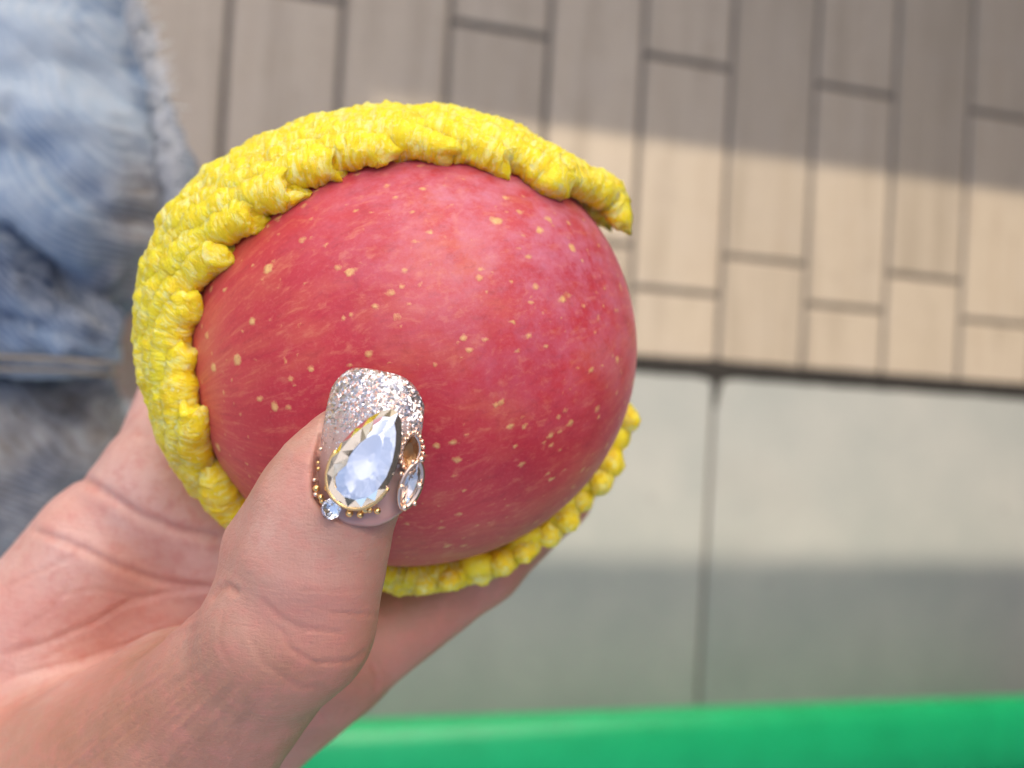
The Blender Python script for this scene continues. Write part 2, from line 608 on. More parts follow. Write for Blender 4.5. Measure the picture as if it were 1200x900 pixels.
MAT_FOIL = mat_plain('silver_foil', (0.86, 0.88, 0.92), 0.04, 1.0).m
MAT_GLASS = mat_plain('crystal', (0.97, 0.985, 1.0), 0.0, 0.0, Transmission_Weight=1.0, IOR=1.56).m
MAT_CHAMP = mat_plain('champagne_crystal', (0.98, 0.90, 0.80), 0.02, 0.0, Transmission_Weight=1.0, IOR=1.54).m
MAT_OLDGOLD = mat_plain('old_gold', (0.44, 0.28, 0.15), 0.35, 1.0).m

# ------------------------------------------------------------------ the pavement
me = mesh_from('ground', [(-20, -20, -0.06), (20, -20, -0.06), (20, 20, -0.06), (-20, 20, -0.06)], [(0, 1, 2, 3)], MAT_GROUND, False)
tag(link('ground', me), kind='structure')


def box_mesh(name, x0, x1, y0, y1, z0, z1, ch, m, jitter=0.0):
    """Slab with chamfered top edges, origin at its centre."""
    cx, cy = (x0 + x1) / 2, (y0 + y1) / 2
    a, b = (x1 - x0) / 2, (y1 - y0) / 2
    vs = [(-a, -b, z0), (a, -b, z0), (a, b, z0), (-a, b, z0),
          (-a, -b, z1 - ch), (a, -b, z1 - ch), (a, b, z1 - ch), (-a, b, z1 - ch)]
    t = [random.uniform(-jitter, jitter) for _ in range(4)]
    vs += [(-a + ch, -b + ch, z1 + t[0]), (a - ch, -b + ch, z1 + t[1]), (a - ch, b - ch, z1 + t[2]), (-a + ch, b - ch, z1 + t[3])]
    fs = [(3, 2, 1, 0)] + [(i, (i + 1) % 4, 4 + (i + 1) % 4, 4 + i) for i in range(4)] + \
         [(4 + i, 4 + (i + 1) % 4, 8 + (i + 1) % 4, 8 + i) for i in range(4)] + [(8, 9, 10, 11)]
    return mesh_from(name, vs, fs, m, False), (cx, cy, 0)


me = mesh_from('pavement', [(-1.3, -1.5, -0.05), (2.4, -1.5, -0.05), (2.4, 1.7, -0.05), (-1.3, 1.7, -0.05),
                            (-1.3, -1.5, -0.004), (2.4, -1.5, -0.004), (2.4, 1.7, -0.004), (-1.3, 1.7, -0.004)],
               [(4, 5, 6, 7), (0, 1, 5, 4), (1, 2, 6, 5), (2, 3, 7, 6), (3, 0, 4, 7)], MAT_GROUT, False)
floor = tag(link('pavement', me), kind='structure')

X0, PW = 0.01316857 * H, 0.10657013 * H
YD = 0.05421761 * H
G = 0.0038                                   # half a joint
for i in range(-9, 14):
    xa, xb = X0 + i * PW + G, X0 + (i + 1) * PW - G
    j = [0.385, 0.135] if i % 2 == 0 else [0.179]
    ys = sorted([YD + 0.012] + [y * H for y in j] + ([0.80 * H, 1.2 * H] if i % 2 == 0 else [0.61 * H, 1.02 * H]))
    for ya, yb in zip(ys[:-1], ys[1:]):
        first = ya == ys[0]
        mesh, loc = box_mesh('plank', xa, xb, ya + (0 if first else G), yb - G, -0.02, 0.0, 0.0022, MAT_PLANK, 0.0006)
        link('plank', mesh, floor, loc)
TX = 0.5447 * H
for k in range(-3, 3):
    for r in range(2):
        y1 = YD - 0.010 - r * 0.606
        mesh, loc = box_mesh('kerb_tile', TX + k * 0.606 + 0.003, TX + (k + 1) * 0.606 - 0.003, y1 - 0.60, y1, -0.02, 0.001, 0.003, MAT_TILE, 0.0005)
        link('kerb_tile', mesh, floor, loc)
# the dirt packed in the joint between the planks and the big tiles
vs, fs = [], []
N = 420
for i in range(N + 1):
    x = -1.2 + 3.5 * i / N
    n1 = noise.noise(Vector((x * 9, 0.3, 0))); n2 = noise.noise(Vector((x * 40, 5.3, 0))); n3 = noise.noise(Vector((x * 23, 9.3, 2)))
    near = math.exp(-((x - TX) / 0.02) ** 2)
    w0 = 0.0115 + 0.002 * n1 + 0.0022 * n2 + near * 0.006
    w1 = 0.0115 + 0.002 * n3 + 0.0022 * n2 + near * 0.004
    y = YD + 0.0015 * n1
    for dy, z in ((-w0, 0.0015), (-w0 * 0.6, 0.0045), (w1 * 0.6, 0.0045), (w1, 0.0012)):
        vs.append((x, y + dy, z))
for i in range(N):
    for k in range(3):
        fs.append((i * 4 + k, (i + 1) * 4 + k, (i + 1) * 4 + k + 1, i * 4 + k + 1))
b0 = len(vs)
for i in range(13):                          # its tail down the joint between two tiles
    y = YD - 0.004 - i * 0.0042
    w = 0.012 * (1 - i / 12.5) + 0.0012 * noise.noise(Vector((y * 300, 1, 1)))
    for dx, z in ((-w, 0.0018), (0, 0.005), (w, 0.0018)):
        vs.append((TX + 0.0015 + dx, y, z))
for i in range(12):
    for k in range(2):
        fs.append((b0 + i * 3 + k, b0 + i * 3 + k + 1, b0 + (i + 1) * 3 + k + 1, b0 + (i + 1) * 3 + k))
o = link('dirt', mesh_from('dirt', vs, fs, MAT_DIRT, True), floor)
tag(o, kind='stuff')

# unseen panels overhead, added to leave a band of sun on the pavement
HC = 3.6
SH = HC / math.tan(SUN_EL)


def sun_blocker(x0, x1, y0, y1, z):
    vs, fs = [], []
    n = 24
    for i in range(n + 1):
        x = x0 + (x1 - x0) * i / n
        sag = 0.012 * math.sin(i * 1.3)
        for y in (y0, y1):
            vs.append((x - x0, y - y0, sag if y == y1 and y0 > 0.9 else 0.0)); vs.append((x - x0, y - y0, -0.015))
    for i in range(n):
        a, b = i * 4, (i + 1) * 4
        fs += [(a, b, b + 2, a + 2), (a + 1, a + 3, b + 3, b + 1), (a, a + 1, b + 1, b), (a + 2, b + 2, b + 3, a + 3)]
    fs += [(0, 2, 3, 1), (n * 4, n * 4 + 1, n * 4 + 3, n * 4 + 2)]
    o = link('sun_blocker', mesh_from('sun_blocker', vs, fs, MAT_SUN_BLOCKER, False), None, (x0, y0, z))
    return tag(o, kind='structure')


sun_blocker(-1.6, 1.45, -1.18 + SH, -0.1615 * H + SH, HC)
HA = 1.70                                    # the lower, deeper blocker, added to darken the planks beyond
SA = HA / math.tan(SUN_EL)
sun_blocker(0.30, 1.45, 0.2935 * H + SA, 4.5, HA)
sun_blocker(-1.6, 0.302, 0.2935 * H + SH, 0.95 + SH, HC)
sun_blocker(-1.6, 0.20, -0.1615 * H + SH + 0.004, 0.2935 * H + SH - 0.004, HC)

# unseen wall to the right, added to cut the sky light there
def sky_blocker():
    x, y0, y1, z1 = 1.50, -1.4, 1.65, 3.4
    root = bpy.data.objects.new('sky_blocker', None); COL.objects.link(root); root.location = (x, 0, 0)
    tag(root, 'unseen brown wall added beyond the right edge of the planks to cut sky light', 'wall')
    for nm, a, b, c, d, e in (('wall', 0.0, 0.2, 0.12, z1, 0.0), ('blocker_base', -0.02, 0.2, 0.0, 0.12, 0.0)):
        me, _ = box_mesh(nm, -0.1, 0.1, y0, y1, c, d, 0.004, MAT_SKY_BLOCKER)
        link(nm, me, root, (0.1 + a, (y0 + y1) / 2, 0))
    return root


sky_blocker()

# ------------------------------------------------------------------ the green tub at the bottom of the frame
def make_tub():
    zr = 0.30
    x0, x1, y1, y0 = -0.25, 1.35, -0.318 * (H - zr), -0.95
    base = ((x0 + x1) / 2, (y0 + y1) / 2, 0.0)
    root = bpy.data.objects.new('plastic_tub', None); COL.objects.link(root); root.location = base
    tag(root, 'glossy bright green plastic tub with a broad rounded rim along the bottom of the view', 'tub')

    def ring(inset, z, n=10, rad=0.07):
        a, b = (x1 - x0) / 2 - inset, (y1 - y0) / 2 - inset
        r = max(rad - inset, 0.02); pts = []
        for cx, cy, s in ((a - r, b - r, 0), (-a + r, b - r, 90), (-a + r, -b + r, 180), (a - r, -b + r, 270)):
            for k in range(n + 1):
                t = math.radians(s + 90 * k / n)
                pts.append((cx + r * math.cos(t), cy + r * math.sin(t), z))
        return pts

    def loft(name, prof):
        vs, fs = [], []
        for ins, z in prof: vs += ring(ins, z)
        m = len(ring(0, 0))
        for i in range(len(prof) - 1):
            for k in range(m):
                fs.append((i * m + k, i * m + (k + 1) % m, (i + 1) * m + (k + 1) % m, (i + 1) * m + k))
        return vs, fs, m
    prof = [(0.012, zr - 0.035), (0.003, zr - 0.030), (0.0, zr - 0.022), (0.002, zr - 0.012), (0.010, zr - 0.003), (0.022, zr),
            (0.050, zr - 0.001), (0.082, zr - 0.004), (0.091, zr - 0.012), (0.095, zr - 0.024)]
    vs, fs, m = loft('rim', prof)
    link('rim', mesh_from('rim', vs, fs, MAT_GREEN), root)
    prof = [(0.095, zr - 0.0245), (0.097, zr - 0.10), (0.105, 0.02), (0.109, 0.012)]
    vs, fs, m = loft('wall', prof)
    fs.append(tuple(range(3 * m, 4 * m)))
    w = link('wall', mesh_from('wall', vs, fs, MAT_GREEN), root)
    prof = [(0.016, zr - 0.036), (0.085, zr - 0.036), (0.092, zr - 0.10), (0.100, 0.02), (0.104, 0.0)]
    vs, fs, m = loft('shell', prof)
    fs.append(tuple(range(4 * m, 5 * m))[::-1])
    link('outer_shell', mesh_from('outer_shell', vs, fs, MAT_GREEN), root)


make_tub()

# ------------------------------------------------------------------ the seated person's leg in jeans
K = 0.60
LEG = dict(hip=P(-60, -170, 76 * K), knee=P(38, 215, 71 * K), shin=P(152, 425, 80), foot=P(215, 470, 112))
LEG2 = dict(hip=P(-330, 560, 80 * K), knee=P(-8, 520, 77 * K))


def sdf_leg(p):
    d = rcone(p, LEG['hip'], LEG['knee'], 7.6 * K, 6.6 * K)
    d = smin(d, rcone(p, LEG['knee'], LEG['shin'], 5.6 * K, 2.6), 1.5)
    d = smin(d, rcone(p, LEG['shin'], LEG['foot'], 2.6, 3.2), 1.2)
    d = smin(d, rcone(p, LEG['foot'], LEG['foot'] + np.array([7.0, 2.0, -1.5]), 3.2, 2.4), 1.5)
    d2 = rcone(p, LEG2['hip'], LEG2['knee'], 7.4 * K, 6.4 * K)
    lap = rcone(p, P(-330, 560, 80 * K), P(-200, 120, 78 * K), 8.0 * K, 8.0 * K)
    return smin(smin(d, d2, 0.5), lap, 2.0)


v, f = surface_nets(sdf_leg, (-58, -24, -124), (2, 40, -34), 0.75)
person = cm_obj('person', v, f, MAT_SHIN, LEG['shin'])
tag(person, 'seated person at the left in faded, frayed blue jeans with a rolled cuff', 'person')


def sdf_jeans(p):
    d = rcone(p, LEG['hip'], LEG['knee'], 10.6 * K, 10.2 * K)
    d = smin(d, rcone(p, LEG['knee'], P(60, 300, 84 * K), 9.2 * K, 7.0 * K), 2.0)
    d2 = rcone(p, LEG2['hip'], LEG2['knee'], 10.0 * K, 9.6 * K)
    cuff = rcone(p, P(-150, 290, 65 * K), P(98, 392, 66.5 * K), 4.0 * K, 2.4 * K)
    cuff2 = rcone(p, P(-150, 395, 65.5 * K), P(112, 416, 67 * K), 2.3 * K, 1.7 * K)
    lap = rcone(p, P(-330, 560, 80 * K), P(-200, 120, 78 * K), 10.5 * K, 10.5 * K)
    return smin(smin(smin(d, d2, 0.6), smin(cuff, cuff2, 0.5), 0.7), lap, 3.0)


v, f = surface_nets(sdf_jeans, (-45, -16, -66), (-4, 36, -32), 0.30)
v = project(sdf_jeans, v, 0.05, 1)
nr = grad(sdf_jeans, v, 0.1)
px = np.stack([600 - v[:, 0] / v[:, 2] * 1200, 450 + v[:, 1] / v[:, 2] * 1200], 1)
fold = vnoise(v * np.array([0.6, 1.5, 1.0]), 0.28) * 0.70 + vnoise(v * np.array([0.7, 1.6, 1]), 0.7, 4) * 0.24 + vnoise(v, 2.0, 11) * 0.06
cuffw = np.exp(-(poly_dist(px, [(-20, 330), (60, 380), (130, 410)])[0] / 60) ** 2)
fold = fold + cuffw * vnoise(v * np.array([1.6, 0.6, 1.0]), 0.8, 9) * 0.55
v = v + nr * fold[:, None]
for line, dep, wid in (([(0, 262), (60, 315), (130, 372)], 1.1, 8), ([(0, 430), (70, 432), (140, 440)], 0.55, 8),
                       ([(0, 120), (60, 200), (120, 250), (165, 260)], 0.5, 18), ([(0, 372), (60, 390), (132, 405)], 0.35, 7)):
    d, s = poly_dist(px, line)
    v = v - nr * (dep * np.exp(-(d / wid) ** 2) * smooth01(s, -0.01, 0.02) * (nr[:, 2] > 0))[:, None]
jeans = cm_obj('jeans', v, f, MAT_DENIM, P(20, 300, 68 * K), person, LEG['shin'])
wear = np.exp(-(poly_dist(px, [(172, 230), (165, 330)])[0] / 48) ** 2) + 0.95 * smooth01(px[:, 1], 425, 470) + \
    0.5 * np.exp(-(poly_dist(px, [(20, 330), (130, 380)])[0] / 18) ** 2)
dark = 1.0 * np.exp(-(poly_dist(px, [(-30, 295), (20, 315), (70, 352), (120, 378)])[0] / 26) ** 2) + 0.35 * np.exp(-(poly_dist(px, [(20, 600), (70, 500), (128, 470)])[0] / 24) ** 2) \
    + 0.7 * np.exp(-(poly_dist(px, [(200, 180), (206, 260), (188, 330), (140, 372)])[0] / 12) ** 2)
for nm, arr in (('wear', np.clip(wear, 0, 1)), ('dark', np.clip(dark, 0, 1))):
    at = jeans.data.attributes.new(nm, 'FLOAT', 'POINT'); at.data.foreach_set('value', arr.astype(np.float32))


def tube(path, rad, sides=8, cap=True):
    path = np.asarray(path, float); n = len(path)
    rad = np.full(n, rad) if np.isscalar(rad) else np.asarray(rad)
    tg = np.gradient(path, axis=0); tg /= np.linalg.norm(tg, axis=1)[:, None] + 1e-12
    up = np.array([0.2, 0.3, 0.93]); vs = []
    for i in range(n):
        a = np.cross(tg[i], up); a /= np.linalg.norm(a) + 1e-9; b = np.cross(a, tg[i])
        for k in range(sides):
            t = 2 * math.pi * k / sides
            vs.append(path[i] + rad[i] * (math.cos(t) * a + math.sin(t) * b))
    fs = [(i * sides + k, i * sides + (k + 1) % sides, (i + 1) * sides + (k + 1) % sides, (i + 1) * sides + k) for i in range(n - 1) for k in range(sides)]
    if cap:
        fs += [tuple(range(sides))[::-1], tuple(range((n - 1) * sides, n * sides))]
    return vs, fs


def on_surface(f, px, py, z0, z1, n=600):
    """First hit of the surface along the line of sight, in cm."""
    zs = np.linspace(z0, z1, n)
    pts = np.stack([(px - 600) / 1200 * zs, (450 - py) / 1200 * zs, -zs], 1)
    d = f(pts); hit = np.where(d < 0)[0]
    return pts[hit[0]] if len(hit) else pts[np.argmin(d)]


# the side seam and cuff seam stitched on the jeans
def strip(name, pts2, mat, rad, lift, z0=32, z1=58):
    pts2 = np.array(pts2, float)
    s = np.linspace(0, 1, 40); k = np.linspace(0, 1, len(pts2))
    xs, ys = np.interp(s, k, pts2[:, 0]), np.interp(s, k, pts2[:, 1])
    path = np.array([on_surface(sdf_jeans, x, y, z0, z1) + np.array([0, 0, lift]) for x, y in zip(xs, ys)])
    vs, fs = tube(path, rad, 8)
    return cm_obj(name, vs, fs, mat, path[0], jeans, P(20, 300, 68 * K))


strip('seam', [(-20, 418), (60, 421), (138, 427)], MAT_STITCH, 0.10, 0.12)
strip('seam', [(-20, 432), (70, 434), (140, 440)], MAT_STITCH, 0.10, 0.12)
# frayed white threads along the right edge
vs, fs = [], []
for i in range(420):
    s = random.random()
    py = -20 + 270 * s
    cx = np.interp(py, [-20, 0, 60, 130, 190, 250], [138, 150, 172, 190, 198, 203])
    a = on_surface(sdf_jeans, cx - random.uniform(0, 14), py, 34, 58)
    L = random.uniform(0.4, 1.2)
    d = np.array([random.uniform(0.2, 1.0), random.uniform(-0.5, 0.9), random.uniform(-0.3, 0.7)])
    b = a + d / np.linalg.norm(d) * L
    mid = (a + b) / 2 + np.array([random.uniform(-.2, .2) for _ in range(3)])
    t, g = tube([a, mid, b], [0.045, 0.04, 0.02], 4)
    k = len(vs); vs += t; fs += [tuple(q + k for q in x) for x in g]
fr = cm_obj('fringe', vs, fs, MAT_FRINGE, P(190, 130, 70 * K), jeans, P(20, 300, 68 * K))
tag(fr, kind='stuff')

# ------------------------------------------------------------------ the apple
AO = P(487, 411, 19.7)                       # centre
AR = 4.24
ax_z = np.array([0.93, 0.24, -0.28]); ax_z /= np.linalg.norm(ax_z)        # core axis, in the hand's frame
ax_x = np.cross([0, 1, 0], ax_z); ax_x /= np.linalg.norm(ax_x)
ax_y = np.cross(ax_z, ax_x)
AX = np.stack([ax_x, ax_y, ax_z], 1)
bd = np.array([0.55, 0.72, 0.42]); bd /= np.linalg.norm(bd)
BLOOM_DIR = tuple(AX.T @ bd)
MAT_APPLE = make_apple_mat()
MAT_STEM = mat_plain('apple_stem', (0.16, 0.09, 0.04), 0.8).m
nu, nv = 160, 110
vs, fs = [], []
for j in range(nv + 1):
    t = math.pi * j / nv                      # 0 at the stem end
    for i in range(nu):
        a = 2 * math.pi * i / nu
        r = AR * (0.965 + 0.035 * abs(math.cos(t)) ** 1.5)
        r *= 1 - 0.17 * math.exp(-(t / 0.20) ** 2) - 0.07 * math.exp(-((math.pi - t) / 0.16) ** 2)
        r *= 1 + 0.010 * math.cos(5 * a + 0.5) * math.sin(t) * (1 - math.cos(t)) * 0.5 + 0.008 * math.sin(2 * a + 1.0) * math.sin(t)
        vs.append((r * math.sin(t) * math.cos(a), r * math.sin(t) * math.sin(a), r * math.cos(t)))
for j in range(nv):
    for i in range(nu):
        fs.append((j * nu + i, (j + 1) * nu + i, (j + 1) * nu + (i + 1) % nu, j * nu + (i + 1) % nu))
me = mesh_from('apple', np.array(vs) * 0.01, fs, MAT_APPLE)
apple = link('apple', me)
RW = RC @ AX
mw = Matrix([[*RW[0], 0], [*RW[1], 0], [*RW[2], 0], [0, 0, 0, 1]])
mw.translation = Vector(toW(AO))
apple.matrix_world = mw
tag(apple, 'ripe red apple with pale speckles held in the hand inside a yellow foam net', 'apple')
pth = [(0, 0, 3.3), (0.05, 0.02, 3.8), (0.16, 0.05, 4.25), (0.32, 0.1, 4.6)]
t, g = tube(np.array(pth) * 0.01, [0.0016, 0.0013, 0.0013, 0.0018], 10)
link('stem', mesh_from('stem', t, g, MAT_STEM), apple)

# ------------------------------------------------------------------ the foam net
RIM_PX = [(50, 252), (63, 243), (75, 233), (90, 226), (103, 221), (120, 217), (132, 219), (147, 229), (165, 242), (178, 246), (190, 245), (200, 246)]
RIM = [(0, 125), (22, 125), (26, 82), (38, 78)]
for q_, r_ in RIM_PX:                        # the opening in front of the apple's outline: from its apparent radius
    R_ = AR + 0.24
    th_ = np.linspace(20, 76, 600)
    ap_ = R_ * np.sin(np.radians(th_)) / (19.7 - R_ * np.cos(np.radians(th_))) * 1200
    RIM.append((q_, float(np.interp(r_ + 13, ap_, th_))))
RIM += [(212, 70), (222, 74), (236, 80), (262, 86), (290, 88), (312, 93), (330, 97), (341, 99), (347, 110), (353, 125), (360, 125)]
RK, RV = zip(*RIM)
rim_th = lambda ps: np.interp(np.mod(ps, 360), RK, RV)
LIFT = [(0, .26), (37, .26), (60, .14), (90, .12), (108, .18), (120, .27), (135, .46), (150, .62), (165, .60), (180, .50), (190, .42), (200, .38), (222, .44), (238, .42), (262, .28), (300, .22), (345, .22), (360, .26)]
LK, LV = zip(*LIFT)
net = bpy.data.objects.new('foam_net', None); COL.objects.link(net); net.location = toW(AO)
tag(net, 'stretchy yellow foam fruit net wrapped round the back of the red apple', 'foam net')


def net_point(ps, th, off):
    a, t = math.radians(ps), math.radians(th)
    r = AR + off
    return AO + r * np.array([math.sin(t) * math.cos(a), math.sin(t) * math.sin(a) * 0.975, math.cos(t)])


ends = []
ps = 24.0
while ps < 24 + 360:
    ends.append(ps)
    q = ps % 360
    step = 15.5 if 30 <= q < 215 else 12.0 if q < 250 and q >= 30 else 6.2
    ps += step * random.uniform(0.9, 1.1)
# the torn tip at the upper right: strands of the outer rows that stop short of the bare side
TORN = [-46.0, -27.0, -8.0, 11.0]
for k, p0 in enumerate(TORN + ends):
    q = p0 % 360
    torn = k < len(TORN)
    if not torn and (345 < q or q < 30): continue
    frill = 262 < q and not torn
    sweep = 112 if not frill else 30
    rise = 0.285 if not frill else 2.2
    s0 = (35.5 + random.uniform(-2.0, 5.0) - p0) / sweep if torn else 0.0
    path, rad = [], []
    n = 230
    end_in = random.uniform(-0.9, 0.9) if not frill else random.uniform(-4.0, 2.0)
    e0 = random.uniform(0.80, 1.05) if not frill else random.uniform(0.7, 1.0)
    for i in range(n):
        s = s0 + (1 - s0) * i / (n - 1)
        psi = p0 + sweep * s
        off = rise * sweep * s - end_in * math.exp(-s * 8)
        lift0 = np.interp(psi % 360, LK, LV)
        lift = 0.22 + (lift0 - 0.20) * min(1, off / 14) if not frill else lift0 - 0.02 + 0.10 * math.exp(-s * 7)
        if not frill and not torn: lift -= 0.10 * math.exp(-s * 14)
        if not frill and 25 < psi < 60: lift += 0.26 * smooth01(np.array(52.0 - psi), 0, 17)
        th = min(rim_th(psi) + off, 168)
        path.append(net_point(psi, th, lift))
        r = 0.325 if not frill else 0.28
        r *= 1 + 0.06 * math.sin(s * sweep * 0.42 + k) + 0.04 * math.sin(s * sweep * 0.9 + 2 * k)
        r *= e0 + (1 - e0) * min(1.0, (s - s0) / (0.17 if not frill else 0.10))
        ce = 0.022 if not frill else 0.05
        if s - s0 < ce: r *= math.sqrt(max(0.16 if not frill else 0.01, 1 - ((ce - s + s0) / ce) ** 2))
        rad.append(r)
    t, g = tube(path, rad, 22)
    t = np.array(t)
    c = np.repeat(np.array(path), 22, axis=0)
    nrm = t - c; nrm /= np.linalg.norm(nrm, axis=1)[:, None] + 1e-9
    dsp = vnoise(t, 1.5, k) * 0.060 + vnoise(t, 4.0, k + 3) * 0.030 + vnoise(t, 9.0, k + 3) * 0.042 + vnoise(t, 18.0, k + 6) * 0.022
    along = np.repeat(np.linspace(0, sweep, n), 22)
    dsp += 0.010 * np.sin(along * 1.5 + 2.0 * vnoise(t, 1.2, k + 8)) * (0.5 + vnoise(t, 0.9, k + 5))
    t = t + nrm * dsp[:, None]
    if not frill:                            # the cut end is ragged
        tang = np.array(path[0]) - np.array(path[6]); tang /= np.linalg.norm(tang)
        fade = np.exp(-np.repeat(np.arange(n), 22) / 7.0)
        t = t + tang * (fade * (vnoise(t, 3.5, k + 20) * 0.30 + vnoise(t, 8.0, k + 21) * 0.14))[:, None]
    so = cm_obj('strand', t, g, MAT_NET, path[0], net, AO)
    ln = np.concatenate([[0], np.cumsum(np.linalg.norm(np.diff(np.array(path), axis=0), axis=1))])
    rc_ = np.stack([np.repeat(ln, 22), np.tile(np.sin(np.arange(22) * math.tau / 22), n) * 0.3, np.tile(np.cos(np.arange(22) * math.tau / 22), n) * 0.3 + k * 7.0], 1)
    at = so.data.attributes.new('rope', 'FLOAT_VECTOR', 'POINT'); at.data.foreach_set('vector', rc_.astype(np.float32).ravel())

# the row of foam that the frill hangs from, below and behind the apple
path = [net_point(a_, float(rim_th(a_)) + 7 + 2 * math.sin(a_ * 0.5), 0.16 + 0.04 * math.sin(a_ * 0.9)) for a_ in np.linspace(255, 346, 170)]
t, g = tube(path, 0.27, 18)
t = np.array(t); c = np.repeat(np.array(path), 18, axis=0)
nrm = (t - c) / 0.27
t = t + nrm * (vnoise(t, 2.0, 3) * 0.10 + vnoise(t, 6.0, 5) * 0.04)[:, None]
cm_obj('strand', t, g, MAT_NET, path[0], net, AO)

# ------------------------------------------------------------------ the hand
TH = [(P(30, 1040, 19.8), 1.95), (P(222, 862, 17.4), 1.50), (P(334, 740, 15.75), 1.16), (P(365, 655, 15.35), 1.07),
      (P(381, 600, 15.25), 1.00), (P(404, 555, 15.2), 0.90), (P(418, 527, 15.2), 0.70)]
ev = np.array([0.130, 0.985, -0.11]); ev /= np.linalg.norm(ev)             # along the thumbnail, towards its tip
en = np.array([-0.06, 0.12, 0.99]); en -= ev * (en @ ev); en /= np.linalg.norm(en)
eu = np.cross(ev, en)
NB = P(416, 616, 14.36)                       # middle of the cuticle
NL = 2.22
NA = math.radians(46)


def nail_w(y):
    return 0.62 + 0.12 * smooth01(np.asarray(y), 0.0, 0.9) - 0.05 * smooth01(np.asarray(y), 1.5, 2.25)


def nail_cut(p):
    """Positive where the nail and the air over it take the place of flesh."""
    q = p - NB
    x, y, n = q @ eu, q @ ev, q @ en
    w = nail_w(y); rho = w / math.sin(NA)
    h = np.sqrt(np.maximum(rho * rho - np.minimum(np.abs(x), w) ** 2, 0)) - rho + 0.10 - 0.10 * (y / 1.1 - 1) ** 2
    yb = 0.30 * np.minimum(np.abs(x) / w, 1.2) ** 2.6
    return np.minimum(np.minimum(n - h + 0.05, w * 0.98 - np.abs(x)), y - yb - 0.02)


def finger(p, pts, k=0.3):
    d = None
    for (a, ra), (b, rb) in zip(pts[:-1], pts[1:]):
        c = rcone(p, a, b, ra, rb)
        d = c if d is None else smin(d, c, k)
    return d


IDX = [(P(392, 776, 21.2), 1.12), (P(562, 660, 22.3), 0.88), (P(652, 580, 23.1), 0.78), (P(702, 485, 24.0), 0.62)]
MID = [(P(330, 700, 22.2), 1.05), (P(440, 560, 25.3), 0.92), (P(540, 450, 25.9), 0.80), (P(610, 380, 25.6), 0.64)]
RNG = [(P(252, 630, 22.2), 1.05), (P(330, 500, 25.4), 0.88), (P(430, 400, 26.0), 0.78), (P(490, 330, 25.7), 0.62)]
LIT = [(P(182, 562, 21.4), 1.02), (P(214, 446, 23.6), 0.80), (P(280, 360, 25.4), 0.70), (P(345, 300, 25.8), 0.56)]
WR = [P(110, 1030, 21.4), P(40, 1030, 21.9), P(-30, 1000, 22.1), P(-100, 950, 22.1)]


def sdf_hand(p):
    d = None
    for w, fg, r in zip(WR, (IDX, MID, RNG, LIT), (1.25, 1.2, 1.2, 1.25)):
        c = rcone(p, w, fg[0][0], r, fg[0][1] * 1.02)
        d = c if d is None else smin(d, c, 0.9)
    d = smin(d, rcone(p, P(-110, 930, 21.6), P(105, 640, 21.4), 1.7, 1.15), 0.9)       # heel of the palm
    d = smin(d, rcone(p, P(182, 562, 21.2), P(330, 700, 21.9), 0.95, 0.95), 0.7)       # pads below the fingers
    d = smin(d, rcone(p, P(-400, 1330, 23), P(0, 990, 22.2), 2.5, 2.3, 0.8), 1.2)      # wrist and forearm
    for fg in (IDX, MID, RNG, LIT):
        d = smin(d, finger(p, fg), 0.22)
    d = smax(d, AR + 0.42 - np.linalg.norm(p - AO, axis=1), 0.25)                      # flesh gives way to the apple in its net
    t = None
    for (a, ra), (b, rb) in zip(TH[:-1], TH[1:]):
        c = rcone(p, a, b, ra, rb, 0.86 if ra < 1.4 else 0.95)
        t = c if t is None else smin(t, c, 0.25)
    t = smin(t, rcone(p, P(325, 745, 15.6), P(372, 735, 15.5), 0.95, 0.76, 0.9), 0.5)   # knuckle
    t = smin(t, rcone(p, P(310, 640, 15.95), P(352, 570, 15.8), 0.62, 0.45), 0.5)     # pad at the side of the tip
    t = smax(t, AR - 0.02 - np.linalg.norm(p - AO, axis=1), 0.15)
    t = smin(t, rcone(p, P(20, 945, 20.4), P(180, 825, 19.0), 1.75, 0.95), 1.6)      # ball of the thumb
    t = smax(t, nail_cut(p), 0.09)
    web = rcone(p, P(215, 800, 18.6), P(330, 800, 20.4), 0.75, 0.8)
    t = smin(t, web, 1.0)
    return smin(d, t, 1.1)


